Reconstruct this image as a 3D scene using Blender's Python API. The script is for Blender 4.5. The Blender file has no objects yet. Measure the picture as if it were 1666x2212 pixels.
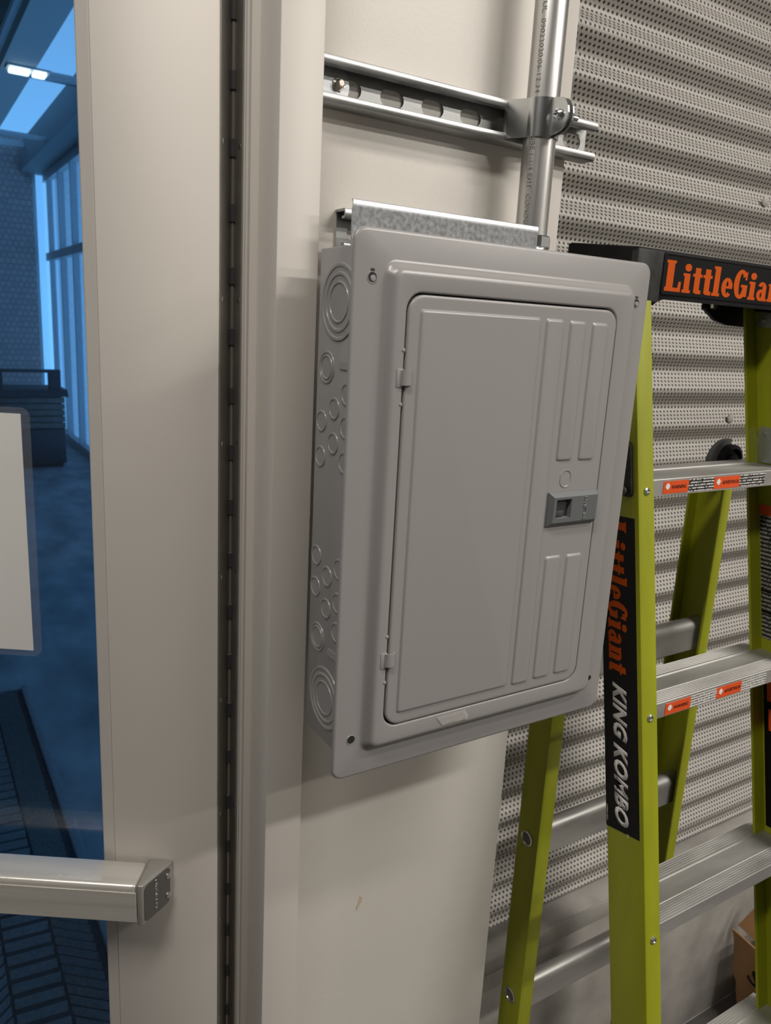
import bpy, bmesh, math, random
from mathutils import Vector, Matrix
random.seed(7)
S = bpy.context.scene
COL = S.collection
H = 1.25          # height of the breaker panel's lower edge above the floor

# ------------------------------------------------------------------ camera
cam = bpy.data.cameras.new('camera'); camo = bpy.data.objects.new('camera', cam); COL.objects.link(camo)
rt, upv, fw = Vector((.8508, -.5228, .0531)), Vector((.0772, .2243, .9714)), Vector((.5198, .8224, -.2312))
M = Matrix.Identity(4)
for i in range(3):
    M[i][0], M[i][1], M[i][2] = rt[i], upv[i], -fw[i]
M[0][3], M[1][3], M[2][3] = -.3250, -.5848, .4308 + H
camo.matrix_world = M
cam.sensor_fit = 'VERTICAL'; cam.sensor_height = 24.0; cam.lens = 24.0 * 1672.0 / 2212.0
cam.clip_start = .02; cam.clip_end = 200
cam.dof.use_dof = True; cam.dof.focus_distance = .92; cam.dof.aperture_fstop = 6.5
S.camera = camo

# ------------------------------------------------------------------ world: blue dusk sky
W = bpy.data.worlds.new('sky'); S.world = W; W.use_nodes = True
nt = W.node_tree; nt.nodes.clear()
out = nt.nodes.new('ShaderNodeOutputWorld'); bg = nt.nodes.new('ShaderNodeBackground')
tc = nt.nodes.new('ShaderNodeTexCoord'); sp = nt.nodes.new('ShaderNodeSeparateXYZ')
rp = nt.nodes.new('ShaderNodeValToRGB')
rp.color_ramp.elements[0].position = .0; rp.color_ramp.elements[0].color = (.50, 1.06, 1.62, 1)
rp.color_ramp.elements[1].position = .45; rp.color_ramp.elements[1].color = (.24, .46, .74, 1)
nt.links.new(tc.outputs['Generated'], sp.inputs[0]); nt.links.new(sp.outputs['Z'], rp.inputs[0])
nt.links.new(rp.outputs[0], bg.inputs[0]); bg.inputs[1].default_value = 1.2
nt.links.new(bg.outputs[0], out.inputs[0])

# ------------------------------------------------------------------ lamps (linear ceiling fixtures)
LAMPS = [  # x, y, z, length, width, rotation about z, watts
    (1.40, -2.10, 3.35, 1.2, .16, 0, 58),
    (1.55, -1.15, 3.30, 1.2, .16, 0, 28),
    (3.10, -3.10, 3.35, 1.2, .16, 0, 70),
    (-.85, -.55, 2.95, 1.2, .16, 0, 23),
]
for i, (x, y, z, ln, wd, rz, pw) in enumerate(LAMPS):
    l = bpy.data.lights.new('ceiling_lamp_light', 'AREA'); l.shape = 'RECTANGLE'; l.size = ln; l.size_y = wd
    l.energy = pw; l.color = (1.0, .95, .885)
    o = bpy.data.objects.new('ceiling_lamp_light', l); COL.objects.link(o); o.location = (x, y, z); o.rotation_euler = (0, 0, rz)

vs = S.view_settings
vs.view_transform = 'Standard'; vs.look = 'None'; vs.exposure = 0.06; vs.gamma = 1.0; vs.use_curve_mapping = False

# ------------------------------------------------------------------ materials
MATS = {}
def mat(name, col, rough=.5, metal=0., var=0., vscale=20., stretch=(1, 1, 1), bump=0., bscale=200., rvar=0., spec=.5, coat=0., rotz=None):
    if name in MATS: return MATS[name]
    m = bpy.data.materials.new(name); m.use_nodes = True; t = m.node_tree; b = t.nodes['Principled BSDF']
    b.inputs['Base Color'].default_value = (*col, 1); b.inputs['Roughness'].default_value = rough
    b.inputs['Metallic'].default_value = metal; b.inputs['Specular IOR Level'].default_value = spec
    if coat: b.inputs['Coat Weight'].default_value = coat; b.inputs['Coat Roughness'].default_value = .2
    if var or bump or rvar:
        tcn = t.nodes.new('ShaderNodeTexCoord'); mp = t.nodes.new('ShaderNodeMapping'); mp.inputs['Scale'].default_value = stretch
        if rotz is not None:
            mp.vector_type = 'TEXTURE'; mp.inputs['Rotation'].default_value = (0, 0, rotz); mp.inputs['Scale'].default_value = [1 / q for q in stretch]
        t.links.new(tcn.outputs['Object'], mp.inputs[0])
    if var or rvar:
        n = t.nodes.new('ShaderNodeTexNoise'); n.inputs['Scale'].default_value = vscale; n.inputs['Detail'].default_value = 5
        t.links.new(mp.outputs[0], n.inputs['Vector'])
    if var:
        r = t.nodes.new('ShaderNodeValToRGB'); r.color_ramp.elements[0].position = .3; r.color_ramp.elements[1].position = .7
        r.color_ramp.elements[0].color = (*[max(0, c * (1 - var)) for c in col], 1)
        r.color_ramp.elements[1].color = (*[min(1, c * (1 + var)) for c in col], 1)
        t.links.new(n.outputs['Fac'], r.inputs[0]); t.links.new(r.outputs[0], b.inputs['Base Color'])
    if rvar:
        mr = t.nodes.new('ShaderNodeMapRange'); mr.inputs['From Min'].default_value = .3; mr.inputs['From Max'].default_value = .7
        mr.inputs['To Min'].default_value = max(.02, rough - rvar); mr.inputs['To Max'].default_value = min(1, rough + rvar)
        t.links.new(n.outputs['Fac'], mr.inputs['Value']); t.links.new(mr.outputs[0], b.inputs['Roughness'])
    if bump:
        n2 = t.nodes.new('ShaderNodeTexNoise'); n2.inputs['Scale'].default_value = bscale; n2.inputs['Detail'].default_value = 3
        t.links.new(mp.outputs[0], n2.inputs['Vector'])
        bp = t.nodes.new('ShaderNodeBump'); bp.inputs['Strength'].default_value = bump; bp.inputs['Distance'].default_value = .001
        t.links.new(n2.outputs['Fac'], bp.inputs['Height']); t.links.new(bp.outputs[0], b.inputs['Normal'])
    MATS[name] = m; return m

white_paint = mat('white_paint', (.70, .665, .61), .45, 0, .03, 6, bump=.12, bscale=260)
frame_alu = mat('clear_anodised_frame', (.57, .535, .49), .5, .05, .02, 5, stretch=(1, 1, .15))
door_alu = mat('clear_anodised_door', (.60, .56, .51), .48, .08, .03, 6, stretch=(1, 1, .3), rvar=.05)
panel_grey = mat('grey_enamel', (.285, .274, .268), .28, 0, .015, 4, spec=.5)
galv = mat('galvanised_steel', (.46, .475, .49), .42, .85, .07, 230, rvar=.1)
galv_dark = mat('galvanised_strut', (.36, .365, .36), .40, .85, .22, 60, stretch=(.3, 1, 1), rvar=.1)
zinc = mat('zinc_plate', (.66, .68, .69), .24, 1., .06, 40)
emt = mat('emt_conduit', (.62, .61, .59), .33, .9, .07, 160, stretch=(1, 1, .03), rvar=.06)
lime = mat('lime_fibreglass', (.295, .315, .008), .46, 0, .07, 40, stretch=(1, 1, .2), bump=.15, bscale=500)
alu = mat('step_aluminium', (.46, .45, .43), .45, .7, .13, 30, stretch=(.25, 1, 1), rvar=.1)
black_pl = mat('black_plastic', (.006, .006, .007), .55, 0, .35, 30, spec=.15)
worn_black = mat('scuffed_black_plastic', (.028, .028, .026), .6, 0, .5, 60, spec=.3)
black_lab = mat('black_label', (.006, .006, .007), .4, spec=.15)
orange = mat('orange_print', (.54, .078, .001), .7, spec=.2)
orange_lab = mat('orange_label', (.72, .085, .012), .4, 0, .05, 60)
white_pr = mat('white_print', (.78, .77, .74), .5)
white_worn = mat('worn_white_label', (.66, .64, .60), .5, 0, .1, 120)
latch_grey = mat('latch_grey_plastic', (.115, .122, .125), .45)
latch_txt = mat('latch_letter_grey', (.19, .198, .2), .4)
dark = mat('void_shade', (.012, .011, .010), .7)  # near-black colour standing in for shade inside gaps, holes and slots
brushed = mat('brushed_satin', (.62, .59, .54), .33, .45, .10, 90, stretch=(.02, 1, 1), rvar=.06, rotz=math.radians(-33.3))
dark_metal = mat('dark_grey_cap', (.11, .108, .10), .42, .3)
hinge_metal = mat('dark_hinge_metal', (.30, .285, .26), .42, .6, .1, 40)
hinge_block = mat('black_hinge_bearing', (.085, .08, .082), .5)
pin_metal = mat('hinge_pin_metal', (.62, .57, .50), .3, .8)
gasket = mat('black_gasket', (.02, .02, .02), .7)
concrete = mat('concrete', (.36, .34, .315), .85, 0, .22, 9, bump=.5, bscale=60)
floor_mat_in = mat('grey_floor_paint', (.085, .08, .075), .6, 0, .25, 3)
plaster = mat('grey_plaster', (.36, .345, .325), .8)
ceil_m = mat('ceiling_grey', (.42, .41, .39), .8)
paper = mat('white_paper', (.82, .79, .74), .7)
blue_floor = mat('entry_rubber_floor', (.30, .305, .31), .6, 0, .35, 5, stretch=(1, .5, 1))
matrubber = mat('ribbed_mat', (.27, .275, .28), .9, 0, .2, 120, bump=.3, bscale=300)
mat_back = mat('mat_backing', (.05, .052, .055), .9, 0, .2, 60)
mullion = mat('white_mullion', (.62, .64, .66), .5)
steel_beam = mat('grey_beam', (.62, .62, .60), .6)
soffit_m = mat('dark_soffit', (.24, .27, .28), .7)
deckm = mat('roof_deck', (.66, .65, .60), .7, 0, .2, 2)
cardboard = mat('cardboard', (.30, .165, .075), .8, 0, .08, 20)
wood_bin = mat('bin_slat_brown', (.20, .17, .15), .7, 0, .2, 10)
bin_dark = mat('bin_dark', (.07, .075, .085), .6)
ink = mat('grey_ink', (.20, .195, .185), .6)
beige = mat('beige_filler', (.52, .40, .28), .8)

def glassy(name, tint=(1, 1, 1), ior=1.5, rough=0., base=0., haze=None, hz=0.):
    m = bpy.data.materials.new(name); m.use_nodes = True; t = m.node_tree; t.nodes.clear()
    o = t.nodes.new('ShaderNodeOutputMaterial'); mx = t.nodes.new('ShaderNodeMixShader')
    tr = t.nodes.new('ShaderNodeBsdfTransparent'); tr.inputs[0].default_value = (*tint, 1)
    gl = t.nodes.new('ShaderNodeBsdfGlossy'); gl.inputs['Roughness'].default_value = rough
    fr = t.nodes.new('ShaderNodeFresnel'); ge = t.nodes.new('ShaderNodeNewGeometry'); io = t.nodes.new('ShaderNodeMapRange')
    io.inputs['To Min'].default_value = ior; io.inputs['To Max'].default_value = 1 / ior     # same reflectance on both faces of the pane
    t.links.new(ge.outputs['Backfacing'], io.inputs['Value']); t.links.new(io.outputs[0], fr.inputs['IOR'])
    ad = t.nodes.new('ShaderNodeMath'); ad.operation = 'ADD'; ad.inputs[1].default_value = base; ad.use_clamp = True
    t.links.new(fr.outputs[0], ad.inputs[0]); t.links.new(ad.outputs[0], mx.inputs[0])
    src = tr.outputs[0]
    if haze:
        df = t.nodes.new('ShaderNodeBsdfDiffuse'); df.inputs[0].default_value = (*haze, 1)
        m2 = t.nodes.new('ShaderNodeMixShader'); m2.inputs[0].default_value = hz
        t.links.new(tr.outputs[0], m2.inputs[1]); t.links.new(df.outputs[0], m2.inputs[2]); src = m2.outputs[0]
    t.links.new(src, mx.inputs[1]); t.links.new(gl.outputs[0], mx.inputs[2]); t.links.new(mx.outputs[0], o.inputs[0])
    return m
glass = glassy('door_glass', (.56, .69, .80))
wglass = glassy('window_glass', (.95, .97, 1))
pouch_m = glassy('laminate_film', (.96, .97, .98), 1.35, .15, .0, (.7, .72, .75), .05)
tape_m = glassy('clear_tape', (.99, .985, .97), 1.45, .16, .07, (.82, .80, .77), .30)

def emit(name, col, st):
    m = bpy.data.materials.new(name); m.use_nodes = True; t = m.node_tree; t.nodes.clear()
    o = t.nodes.new('ShaderNodeOutputMaterial'); e = t.nodes.new('ShaderNodeEmission')
    e.inputs[0].default_value = (*col, 1); e.inputs[1].default_value = st; t.links.new(e.outputs[0], o.inputs[0]); return m
reflected_lamp_glow = emit('reflected_lamp_glow', (1, .95, .82), 4.0)

def perforated():
    m = bpy.data.materials.new('perforated_sheet'); m.use_nodes = True; t = m.node_tree; b = t.nodes['Principled BSDF']
    uv = t.nodes.new('ShaderNodeUVMap')
    def vm(op, a, bv=None):
        n = t.nodes.new('ShaderNodeVectorMath'); n.operation = op; t.links.new(a, n.inputs[0])
        if bv is not None: n.inputs[1].default_value = bv
        return n
    a = .0098
    ds = []
    for off in ((0, 0, 0), (.5, .5, 0)):
        s1 = vm('DIVIDE', uv.outputs[0], (a, a * 1.732, 1)); s2 = vm('ADD', s1.outputs[0], off)
        s3 = vm('FRACTION', s2.outputs[0]); s4 = vm('SUBTRACT', s3.outputs[0], (.5, .5, 0))
        s5 = vm('MULTIPLY', s4.outputs[0], (a, a * 1.732, 0)); s6 = vm('LENGTH', s5.outputs[0]); ds.append(s6.outputs['Value'])
    mn = t.nodes.new('ShaderNodeMath'); mn.operation = 'MINIMUM'; t.links.new(ds[0], mn.inputs[0]); t.links.new(ds[1], mn.inputs[1])
    mr = t.nodes.new('ShaderNodeMapRange'); mr.inputs['From Min'].default_value = .0021; mr.inputs['From Max'].default_value = .0027
    t.links.new(mn.outputs[0], mr.inputs['Value'])
    tcn = t.nodes.new('ShaderNodeTexCoord'); n = t.nodes.new('ShaderNodeTexNoise'); n.inputs['Scale'].default_value = 5
    t.links.new(tcn.outputs['Object'], n.inputs['Vector'])
    r = t.nodes.new('ShaderNodeValToRGB'); r.color_ramp.elements[0].color = (.40, .38, .35, 1); r.color_ramp.elements[1].color = (.48, .455, .42, 1)
    t.links.new(n.outputs['Fac'], r.inputs[0])
    mx = t.nodes.new('ShaderNodeMix'); mx.data_type = 'RGBA'; mx.inputs[6].default_value = (.035, .03, .025, 1)
    t.links.new(mr.outputs[0], mx.inputs[0]); t.links.new(r.outputs[0], mx.inputs[7]); t.links.new(mx.outputs[2], b.inputs['Base Color'])
    b.inputs['Roughness'].default_value = .55; b.inputs['Metallic'].default_value = .15
    return m
perf = perforated()

def brickmat():
    m = bpy.data.materials.new('far_brick'); m.use_nodes = True; t = m.node_tree; b = t.nodes['Principled BSDF']
    tcn = t.nodes.new('ShaderNodeTexCoord'); mp = t.nodes.new('ShaderNodeMapping'); mp.inputs['Rotation'].default_value = (math.pi / 2, 0, 0)
    br = t.nodes.new('ShaderNodeTexBrick'); br.offset = .5; br.inputs['Scale'].default_value = 1
    br.inputs['Brick Width'].default_value = .075; br.inputs['Row Height'].default_value = .075; br.inputs['Mortar Size'].default_value = .007
    br.inputs['Color1'].default_value = (.60, .47, .44, 1); br.inputs['Color2'].default_value = (.48, .39, .38, 1); br.inputs['Mortar'].default_value = (.34, .29, .28, 1)
    t.links.new(tcn.outputs['Object'], mp.inputs[0]); t.links.new(mp.outputs[0], br.inputs['Vector']); t.links.new(br.outputs['Color'], b.inputs['Base Color'])
    b.inputs['Roughness'].default_value = .8; return m
brick = brickmat()

def finetext(name, bgc, fgc, rows, axis=2):
    """tiny print too small to read: rows of short dashes"""
    m = bpy.data.materials.new(name); m.use_nodes = True; t = m.node_tree; b = t.nodes['Principled BSDF']
    tcn = t.nodes.new('ShaderNodeTexCoord'); sep = t.nodes.new('ShaderNodeSeparateXYZ'); t.links.new(tcn.outputs['Object'], sep.inputs[0])
    mu = t.nodes.new('ShaderNodeMath'); mu.operation = 'MULTIPLY'; mu.inputs[1].default_value = rows; t.links.new(sep.outputs[axis], mu.inputs[0])
    fr = t.nodes.new('ShaderNodeMath'); fr.operation = 'FRACT'; t.links.new(mu.outputs[0], fr.inputs[0])
    gt = t.nodes.new('ShaderNodeMath'); gt.operation = 'GREATER_THAN'; gt.inputs[1].default_value = .5; t.links.new(fr.outputs[0], gt.inputs[0])
    n = t.nodes.new('ShaderNodeTexNoise'); n.inputs['Scale'].default_value = 420; t.links.new(tcn.outputs['Object'], n.inputs['Vector'])
    g2 = t.nodes.new('ShaderNodeMath'); g2.operation = 'GREATER_THAN'; g2.inputs[1].default_value = .44; t.links.new(n.outputs['Fac'], g2.inputs[0])
    m3 = t.nodes.new('ShaderNodeMath'); m3.operation = 'MULTIPLY'; t.links.new(gt.outputs[0], m3.inputs[0]); t.links.new(g2.outputs[0], m3.inputs[1])
    mx = t.nodes.new('ShaderNodeMix'); mx.data_type = 'RGBA'; mx.inputs[6].default_value = (*bgc, 1); mx.inputs[7].default_value = (*fgc, 1)
    t.links.new(m3.outputs[0], mx.inputs[0]); t.links.new(mx.outputs[2], b.inputs['Base Color']); b.inputs['Roughness'].default_value = .5
    return m
fine_black = finetext('fine_print_on_black', (.012, .012, .013), (.30, .29, .27), 150)
fine_black2 = finetext('caution_print_on_black', (.012, .012, .013), (.62, .61, .58), 250)
fine_white = finetext('caution_print_on_white', (.66, .64, .60), (.10, .10, .10), 250)

# ------------------------------------------------------------------ mesh helpers (all coordinates are world metres)
def finish(name, bm, m, parent=None, smooth=None, label=None):
    me = bpy.data.meshes.new(name)
    bmesh.ops.recalc_face_normals(bm, faces=bm.faces[:])
    bm.to_mesh(me); bm.free()
    return link(name, me, m, parent, smooth, label)
def link(name, me, m, parent=None, smooth=None, label=None):
    if m is not None and not me.materials: me.materials.append(m)
    if smooth:
        for p in me.polygons: p.use_smooth = True
        if smooth is not True: me.set_sharp_from_angle(angle=math.radians(smooth))
    o = bpy.data.objects.new(name, me); COL.objects.link(o)
    if parent:
        o.parent = parent
        if parent.type == 'EMPTY': o.matrix_parent_inverse = Matrix.Translation(-Vector(parent.location))
    if label: o['label'] = label
    return o
def thing(name, label, cat, loc, group=None, kind=None):
    o = bpy.data.objects.new(name, None); COL.objects.link(o); o.location = loc; o.empty_display_size = .02
    if label: o['label'] = label
    if cat: o['category'] = cat
    if group: o['group'] = group
    if kind: o['kind'] = kind
    return o
def tag(o, label=None, cat=None, group=None, kind=None):
    if label: o['label'] = label
    if cat: o['category'] = cat
    if group: o['group'] = group
    if kind: o['kind'] = kind
    return o
def box(bm, x0, x1, y0, y1, z0, z1, bev=0., seg=2, T=None):
    r = bmesh.ops.create_cube(bm, size=1.)
    vs_ = r['verts']
    for v in vs_:
        v.co = Vector(((x0 + x1) / 2 + v.co.x * (x1 - x0), (y0 + y1) / 2 + v.co.y * (y1 - y0), (z0 + z1) / 2 + v.co.z * (z1 - z0)))
    if bev:
        es = list({e for v in vs_ for e in v.link_edges})
        g = bmesh.ops.bevel(bm, geom=es, offset=bev, segments=seg, profile=.5, affect='EDGES'); 
        vs_ = list({v for f in g['faces'] for v in f.verts} | {v for v in vs_ if v.is_valid})
    if T:
        for v in vs_: v.co = T(v.co)
def bx(name, m, parent, x0, x1, y0, y1, z0, z1, bev=0., T=None, label=None, seg=2):
    bm = bmesh.new(); box(bm, x0, x1, y0, y1, z0, z1, bev, seg)
    if T:
        for v in bm.verts: v.co = T(v.co)
    return finish(name, bm, m, parent, 40 if bev else None, label)
def prism(bm, pts, f0, f1):
    """closed polygon pts; f0, f1 map a 2D point to world for both ends"""
    a = [bm.verts.new(f0(p)) for p in pts]; b = [bm.verts.new(f1(p)) for p in pts]
    n = len(pts)
    for i in range(n): bm.faces.new((a[i], a[(i + 1) % n], b[(i + 1) % n], b[i]))
    bm.faces.new(a); bm.faces.new(b[::-1])
def lathe(bm, prof, org, axis, ref, seg=32, cap=True):
    """prof = [(radius, height)], axis/ref unit vectors"""
    axis = Vector(axis); ref = Vector(ref); oth = axis.cross(ref); org = Vector(org); rings = []
    for r, h in prof:
        rings.append([bm.verts.new(org + axis * h + (ref * math.cos(2 * math.pi * i / seg) + oth * math.sin(2 * math.pi * i / seg)) * max(r, 1e-5)) for i in range(seg)])
    for a, b in zip(rings, rings[1:]):
        for i in range(seg): bm.faces.new((a[i], a[(i + 1) % seg], b[(i + 1) % seg], b[i]))
    if cap: bm.faces.new(rings[0][::-1]); bm.faces.new(rings[-1])
def lt(name, m, parent, prof, org, axis, ref=None, seg=32, smooth=35, label=None):
    axis = Vector(axis).normalized()
    if ref is None: ref = axis.orthogonal().normalized()
    bm = bmesh.new(); lathe(bm, prof, org, axis, ref, seg); return finish(name, bm, m, parent, smooth, label)
def rrect(x0, x1, z0, z1, r, n=7):
    r = max(1e-4, min(r, (x1 - x0) / 2 - 1e-5, (z1 - z0) / 2 - 1e-5)); P = []
    for cx, cz, a0 in ((x1 - r, z1 - r, 0), (x0 + r, z1 - r, 90), (x0 + r, z0 + r, 180), (x1 - r, z0 + r, 270)):
        for i in range(n):
            a = math.radians(a0 + 90 * i / (n - 1)); P.append((cx + r * math.cos(a), cz + r * math.sin(a)))
    return P
def loops(bm, L, cap0=False, cap1=False, T=None):
    """L = list of (x0,x1,z0,z1,r,y) rounded rectangles, joined one to the next"""
    rings = []
    for x0, x1, z0, z1, r, y in L:
        rings.append([bm.verts.new(T((x, y, z)) if T else (x, y, z)) for x, z in rrect(x0, x1, z0, z1, r)])
    for a, b in zip(rings, rings[1:]):
        n = len(a)
        for i in range(n): bm.faces.new((a[i], a[(i + 1) % n], b[(i + 1) % n], b[i]))
    if cap0: bm.faces.new(rings[0])
    if cap1: bm.faces.new(rings[-1])
def tube(bm, p0, p1, r, seg=20): 
    p0, p1 = Vector(p0), Vector(p1); ax = (p1 - p0); ln = ax.length; ax.normalize()
    lathe(bm, [(r, 0), (r, ln)], p0, ax, ax.orthogonal().normalized(), seg)
def text(name, body, m, parent, org, ux, uy, width, height, depth=.0003, bold=0., shear=0., nudge=0., label=None, space=1.):
    """flat lettering: lower-left corner org, reading direction ux, letter-up direction uy"""
    cu = bpy.data.curves.new(name, 'FONT'); cu.body = body; cu.size = 1; cu.offset = bold; cu.shear = shear; cu.extrude = .0; cu.resolution_u = 3; cu.space_character = space
    to = bpy.data.objects.new(name, cu); COL.objects.link(to)
    dg = bpy.context.evaluated_depsgraph_get(); me = bpy.data.meshes.new_from_object(to.evaluated_get(dg))
    bpy.data.objects.remove(to); bpy.data.curves.remove(cu)
    xs = [v.co.x for v in me.vertices]; ys = [v.co.y for v in me.vertices]
    x0, x1, y0, y1 = min(xs), max(xs), min(ys), max(ys)
    bm = bmesh.new(); bm.from_mesh(me); bpy.data.meshes.remove(me)
    ux, uy = Vector(ux), Vector(uy); nz = ux.normalized().cross(uy.normalized()); org = Vector(org)
    g = bmesh.ops.extrude_face_region(bm, geom=bm.faces[:])
    top = {e for e in g['geom'] if isinstance(e, bmesh.types.BMVert)}
    for v in bm.verts:
        h = depth if v in top else 0
        v.co = org + ux * ((v.co.x - x0) / (x1 - x0) * width) + uy * ((v.co.y - y0) / (y1 - y0) * height) + nz * (h + nudge)
    return finish(name, bm, m, parent, None, label)
def slab_text(name, body, m, parent, org, ux, uy, width, height, depth=.0003, nudge=0.):
    """heavy condensed slab-serif lettering built from strokes"""
    def rc(x0, z0, x1, z1): return [(x0, z0), (x1, z0), (x1, z1), (x0, z1)]
    def arc(cx, cz, rx, rz, ix, iz, a0, a1, n=14):
        o = [(cx + rx * math.cos(math.radians(a0 + (a1 - a0) * i / n)), cz + rz * math.sin(math.radians(a0 + (a1 - a0) * i / n))) for i in range(n + 1)]
        q = [(cx + ix * math.cos(math.radians(a0 + (a1 - a0) * i / n)), cz + iz * math.sin(math.radians(a0 + (a1 - a0) * i / n))) for i in range(n + 1)]
        return [[o[i], o[i + 1], q[i + 1], q[i]] for i in range(n)]
    def ell(cx, cz, rx, rz, n=16): return [(cx + rx * math.cos(2 * math.pi * i / n), cz + rz * math.sin(2 * math.pi * i / n)) for i in range(n)]
    G = {'L': (.56, [rc(.04, 0, .27, 1), rc(0, .91, .31, 1), rc(0, 0, .54, .13), [(.42, 0), (.54, 0), (.54, .34), (.46, .34)]]),
         'i': (.30, [rc(.05, 0, .24, .64), rc(0, 0, .29, .10), rc(0, .55, .2, .64), ell(.145, .83, .115, .125)]),
         't': (.33, [rc(.07, .04, .26, .86), rc(0, .56, .33, .66), [(.09, .04), (.14, 0), (.33, 0), (.33, .12), (.24, .14)]]),
         'l': (.30, [rc(.05, 0, .24, 1), rc(0, 0, .29, .10), rc(0, .91, .2, 1)]),
         'e': (.42, arc(.21, .33, .21, .34, .045, .22, 8, 318) + [rc(.12, .30, .40, .38)]),
         'G': (.56, arc(.27, .5, .27, .51, .075, .38, 38, 322) + [rc(.34, .08, .53, .48), rc(.28, .40, .53, .49), [(.42, .66), (.49, .66), (.49, .96), (.42, .90)]]),
         'a': (.42, arc(.17, .20, .17, .21, .035, .10, 0, 360) + [rc(.21, .0, .37, .50)] + arc(.20, .46, .17, .21, .02, .12, 0, 165) + [rc(.30, 0, .42, .09)]),
         'n': (.46, [rc(.04, 0, .21, .64), rc(0, 0, .24, .10), rc(0, .55, .2, .64), rc(.26, 0, .43, .45), rc(.24, 0, .46, .10)] + arc(.25, .45, .18, .21, .01, .12, 0, 140))}
    polys = []; x = 0
    for ch in body:
        w, ps = G[ch]
        for p_ in ps: polys.append([(x + a, b) for a, b in p_])
        x += w + .035
    x -= .035
    ux, uy = Vector(ux).normalized(), Vector(uy).normalized(); nz = ux.cross(uy); org = Vector(org); bm = bmesh.new()
    for k_, p_ in enumerate(polys):
        dep = depth + k_ % 41 * 6e-6
        f = lambda h: (lambda q: org + ux * (q[0] / x * width) + uy * (q[1] * height) + nz * (h + nudge))
        prism(bm, p_, f(0), f(dep))
    return finish(name, bm, m, parent)
def copy(o, parent, off):
    c = o.copy(); COL.objects.link(c); c.parent = parent; c.matrix_parent_inverse = o.matrix_parent_inverse.copy(); c.location = Vector(o.location) + Vector(off); return c

# ================================================================== THE SETTING
def struct(o): o['kind'] = 'structure'; return o
# interior shell (in front of the panel wall, around the camera)
struct(bx('floor', floor_mat_in, None, -4, 4.5, -6, .345, -.1, 0))
struct(bx('ceiling', ceil_m, None, -4, 4.5, -6, .4, 4.1, 4.2))
struct(bx('wall_back', plaster, None, -4, 4.5, -6.1, -6, 0, 4.1))
struct(bx('wall_left', plaster, None, -4.1, -4, -6, .4, 0, 4.1))
struct(bx('wall_right', plaster, None, 4.5, 4.6, -6, .5, 0, 4.1))
struct(bx('wall_front', plaster, None, -4, -1.09, .18, .30, 0, 4.1))
struct(bx('wall_transom', plaster, None, -1.09, .0325, .18, .30, 2.2, 4.1))
struct(bx('wall_upper', plaster, None, -.02, 4.5, .45, .55, 0, 4.1))

# white painted column behind the panel
column = struct(bx('wall_column', white_paint, None, 0.012, .3745, .162, .372, 0, 4.1, bev=.0015))
bm = bmesh.new()
vsx = [(.1475, -.327), (.1545, -.315), (.1555, -.309), (.1515, -.306), (.1500, -.314), (.1465, -.321)]
prism(bm, vsx, lambda p: (p[0] - .012, .1622, H + p[1] + .004), lambda p: (p[0] - .012, .1616, H + p[1] + .004))
finish('paint_chip', bm, beige, column)

# corrugated perforated wall sheet
def corrugated():
    bm = bmesh.new(); uvl = bm.loops.layers.uv.new('UVMap')
    pit, A, Yc = .0678, .0105, .385; z0 = H + .872 - pit / 4
    zs = []; z = H - .718
    N = 16; dz = pit / N
    k = 0; rows = []; arc = 0; prev = None
    while z < H + 1.75:
        y = Yc + A * math.cos(2 * math.pi * (z - z0) / pit)
        if prev: arc += math.hypot(z - prev[1], y - prev[0])
        prev = (y, z); rows.append((y, z, arc)); z += dz
    xs = [.30 + i * .3 for i in range(15)]
    vv = [[bm.verts.new((x, y, z)) for x in xs] for y, z, a in rows]
    for i in range(len(rows) - 1):
        for j in range(len(xs) - 1):
            f = bm.faces.new((vv[i][j], vv[i][j + 1], vv[i + 1][j + 1], vv[i + 1][j]))
            for lp, (a, b) in zip(f.loops, ((i, j), (i, j + 1), (i + 1, j + 1), (i + 1, j))): lp[uvl].uv = (xs[b], rows[a][2])
    me = bpy.data.meshes.new('wall_sheet'); bm.to_mesh(me); bm.free()
    return link('wall_sheet', me, perf, None, True)
sheet = struct(corrugated())
sheet['label'] = 'grey perforated corrugated metal wall sheet behind the ladder'
for x, z in ((1.091, H + .700), (1.087, H + .290)):
    lt('screw', concrete, sheet, [(.008, 0), (.009, .003), (.006, .0055), (.001, .006)], (x, .376, z), (0, -1, 0), seg=14)
struct(bx('baseboard_right', concrete, None, .392, 4.4, .345, .449, 0, H - .735, bev=.006))
bx('edge_angle', mat('kerb_edge', (.42, .40, .37), .7, .2, .15, 8), bpy.data.objects['baseboard_right'], .392, 4.4, .3425, .346, H - .775, H - .7345, bev=.001)

bx('gap_shade_strip', dark, bpy.data.objects['baseboard_right'], .392, 4.4, .415, .43, H - .735, H - .690)  # dark strip added for the shade in the gap under the sheet

# aluminium door frame jamb
tr = bpy.data.objects.new('trim_1', None); COL.objects.link(tr); tr.location = (.01, .19, 0); tr['kind'] = 'structure'
tr['label'] = 'clear anodised aluminium door frame jamb beside the grey panel'
bx('jamb_post', frame_alu, tr, -.0115, .033, .13, .178, 0, 2.2, bev=.0012)
bx('jamb_reveal', frame_alu, tr, -.0245, .033, .178, .300, 0, 2.2, bev=.0008)
bm = bmesh.new()
prism(bm, [(-.0245, .1775), (-.0225, .1768), (-.0205, .1775), (-.0205, .179), (-.0245, .179)], lambda p: (p[0], p[1], 0), lambda p: (p[0], p[1], 2.2))
finish('edge_bead', bm, frame_alu, tr)

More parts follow.
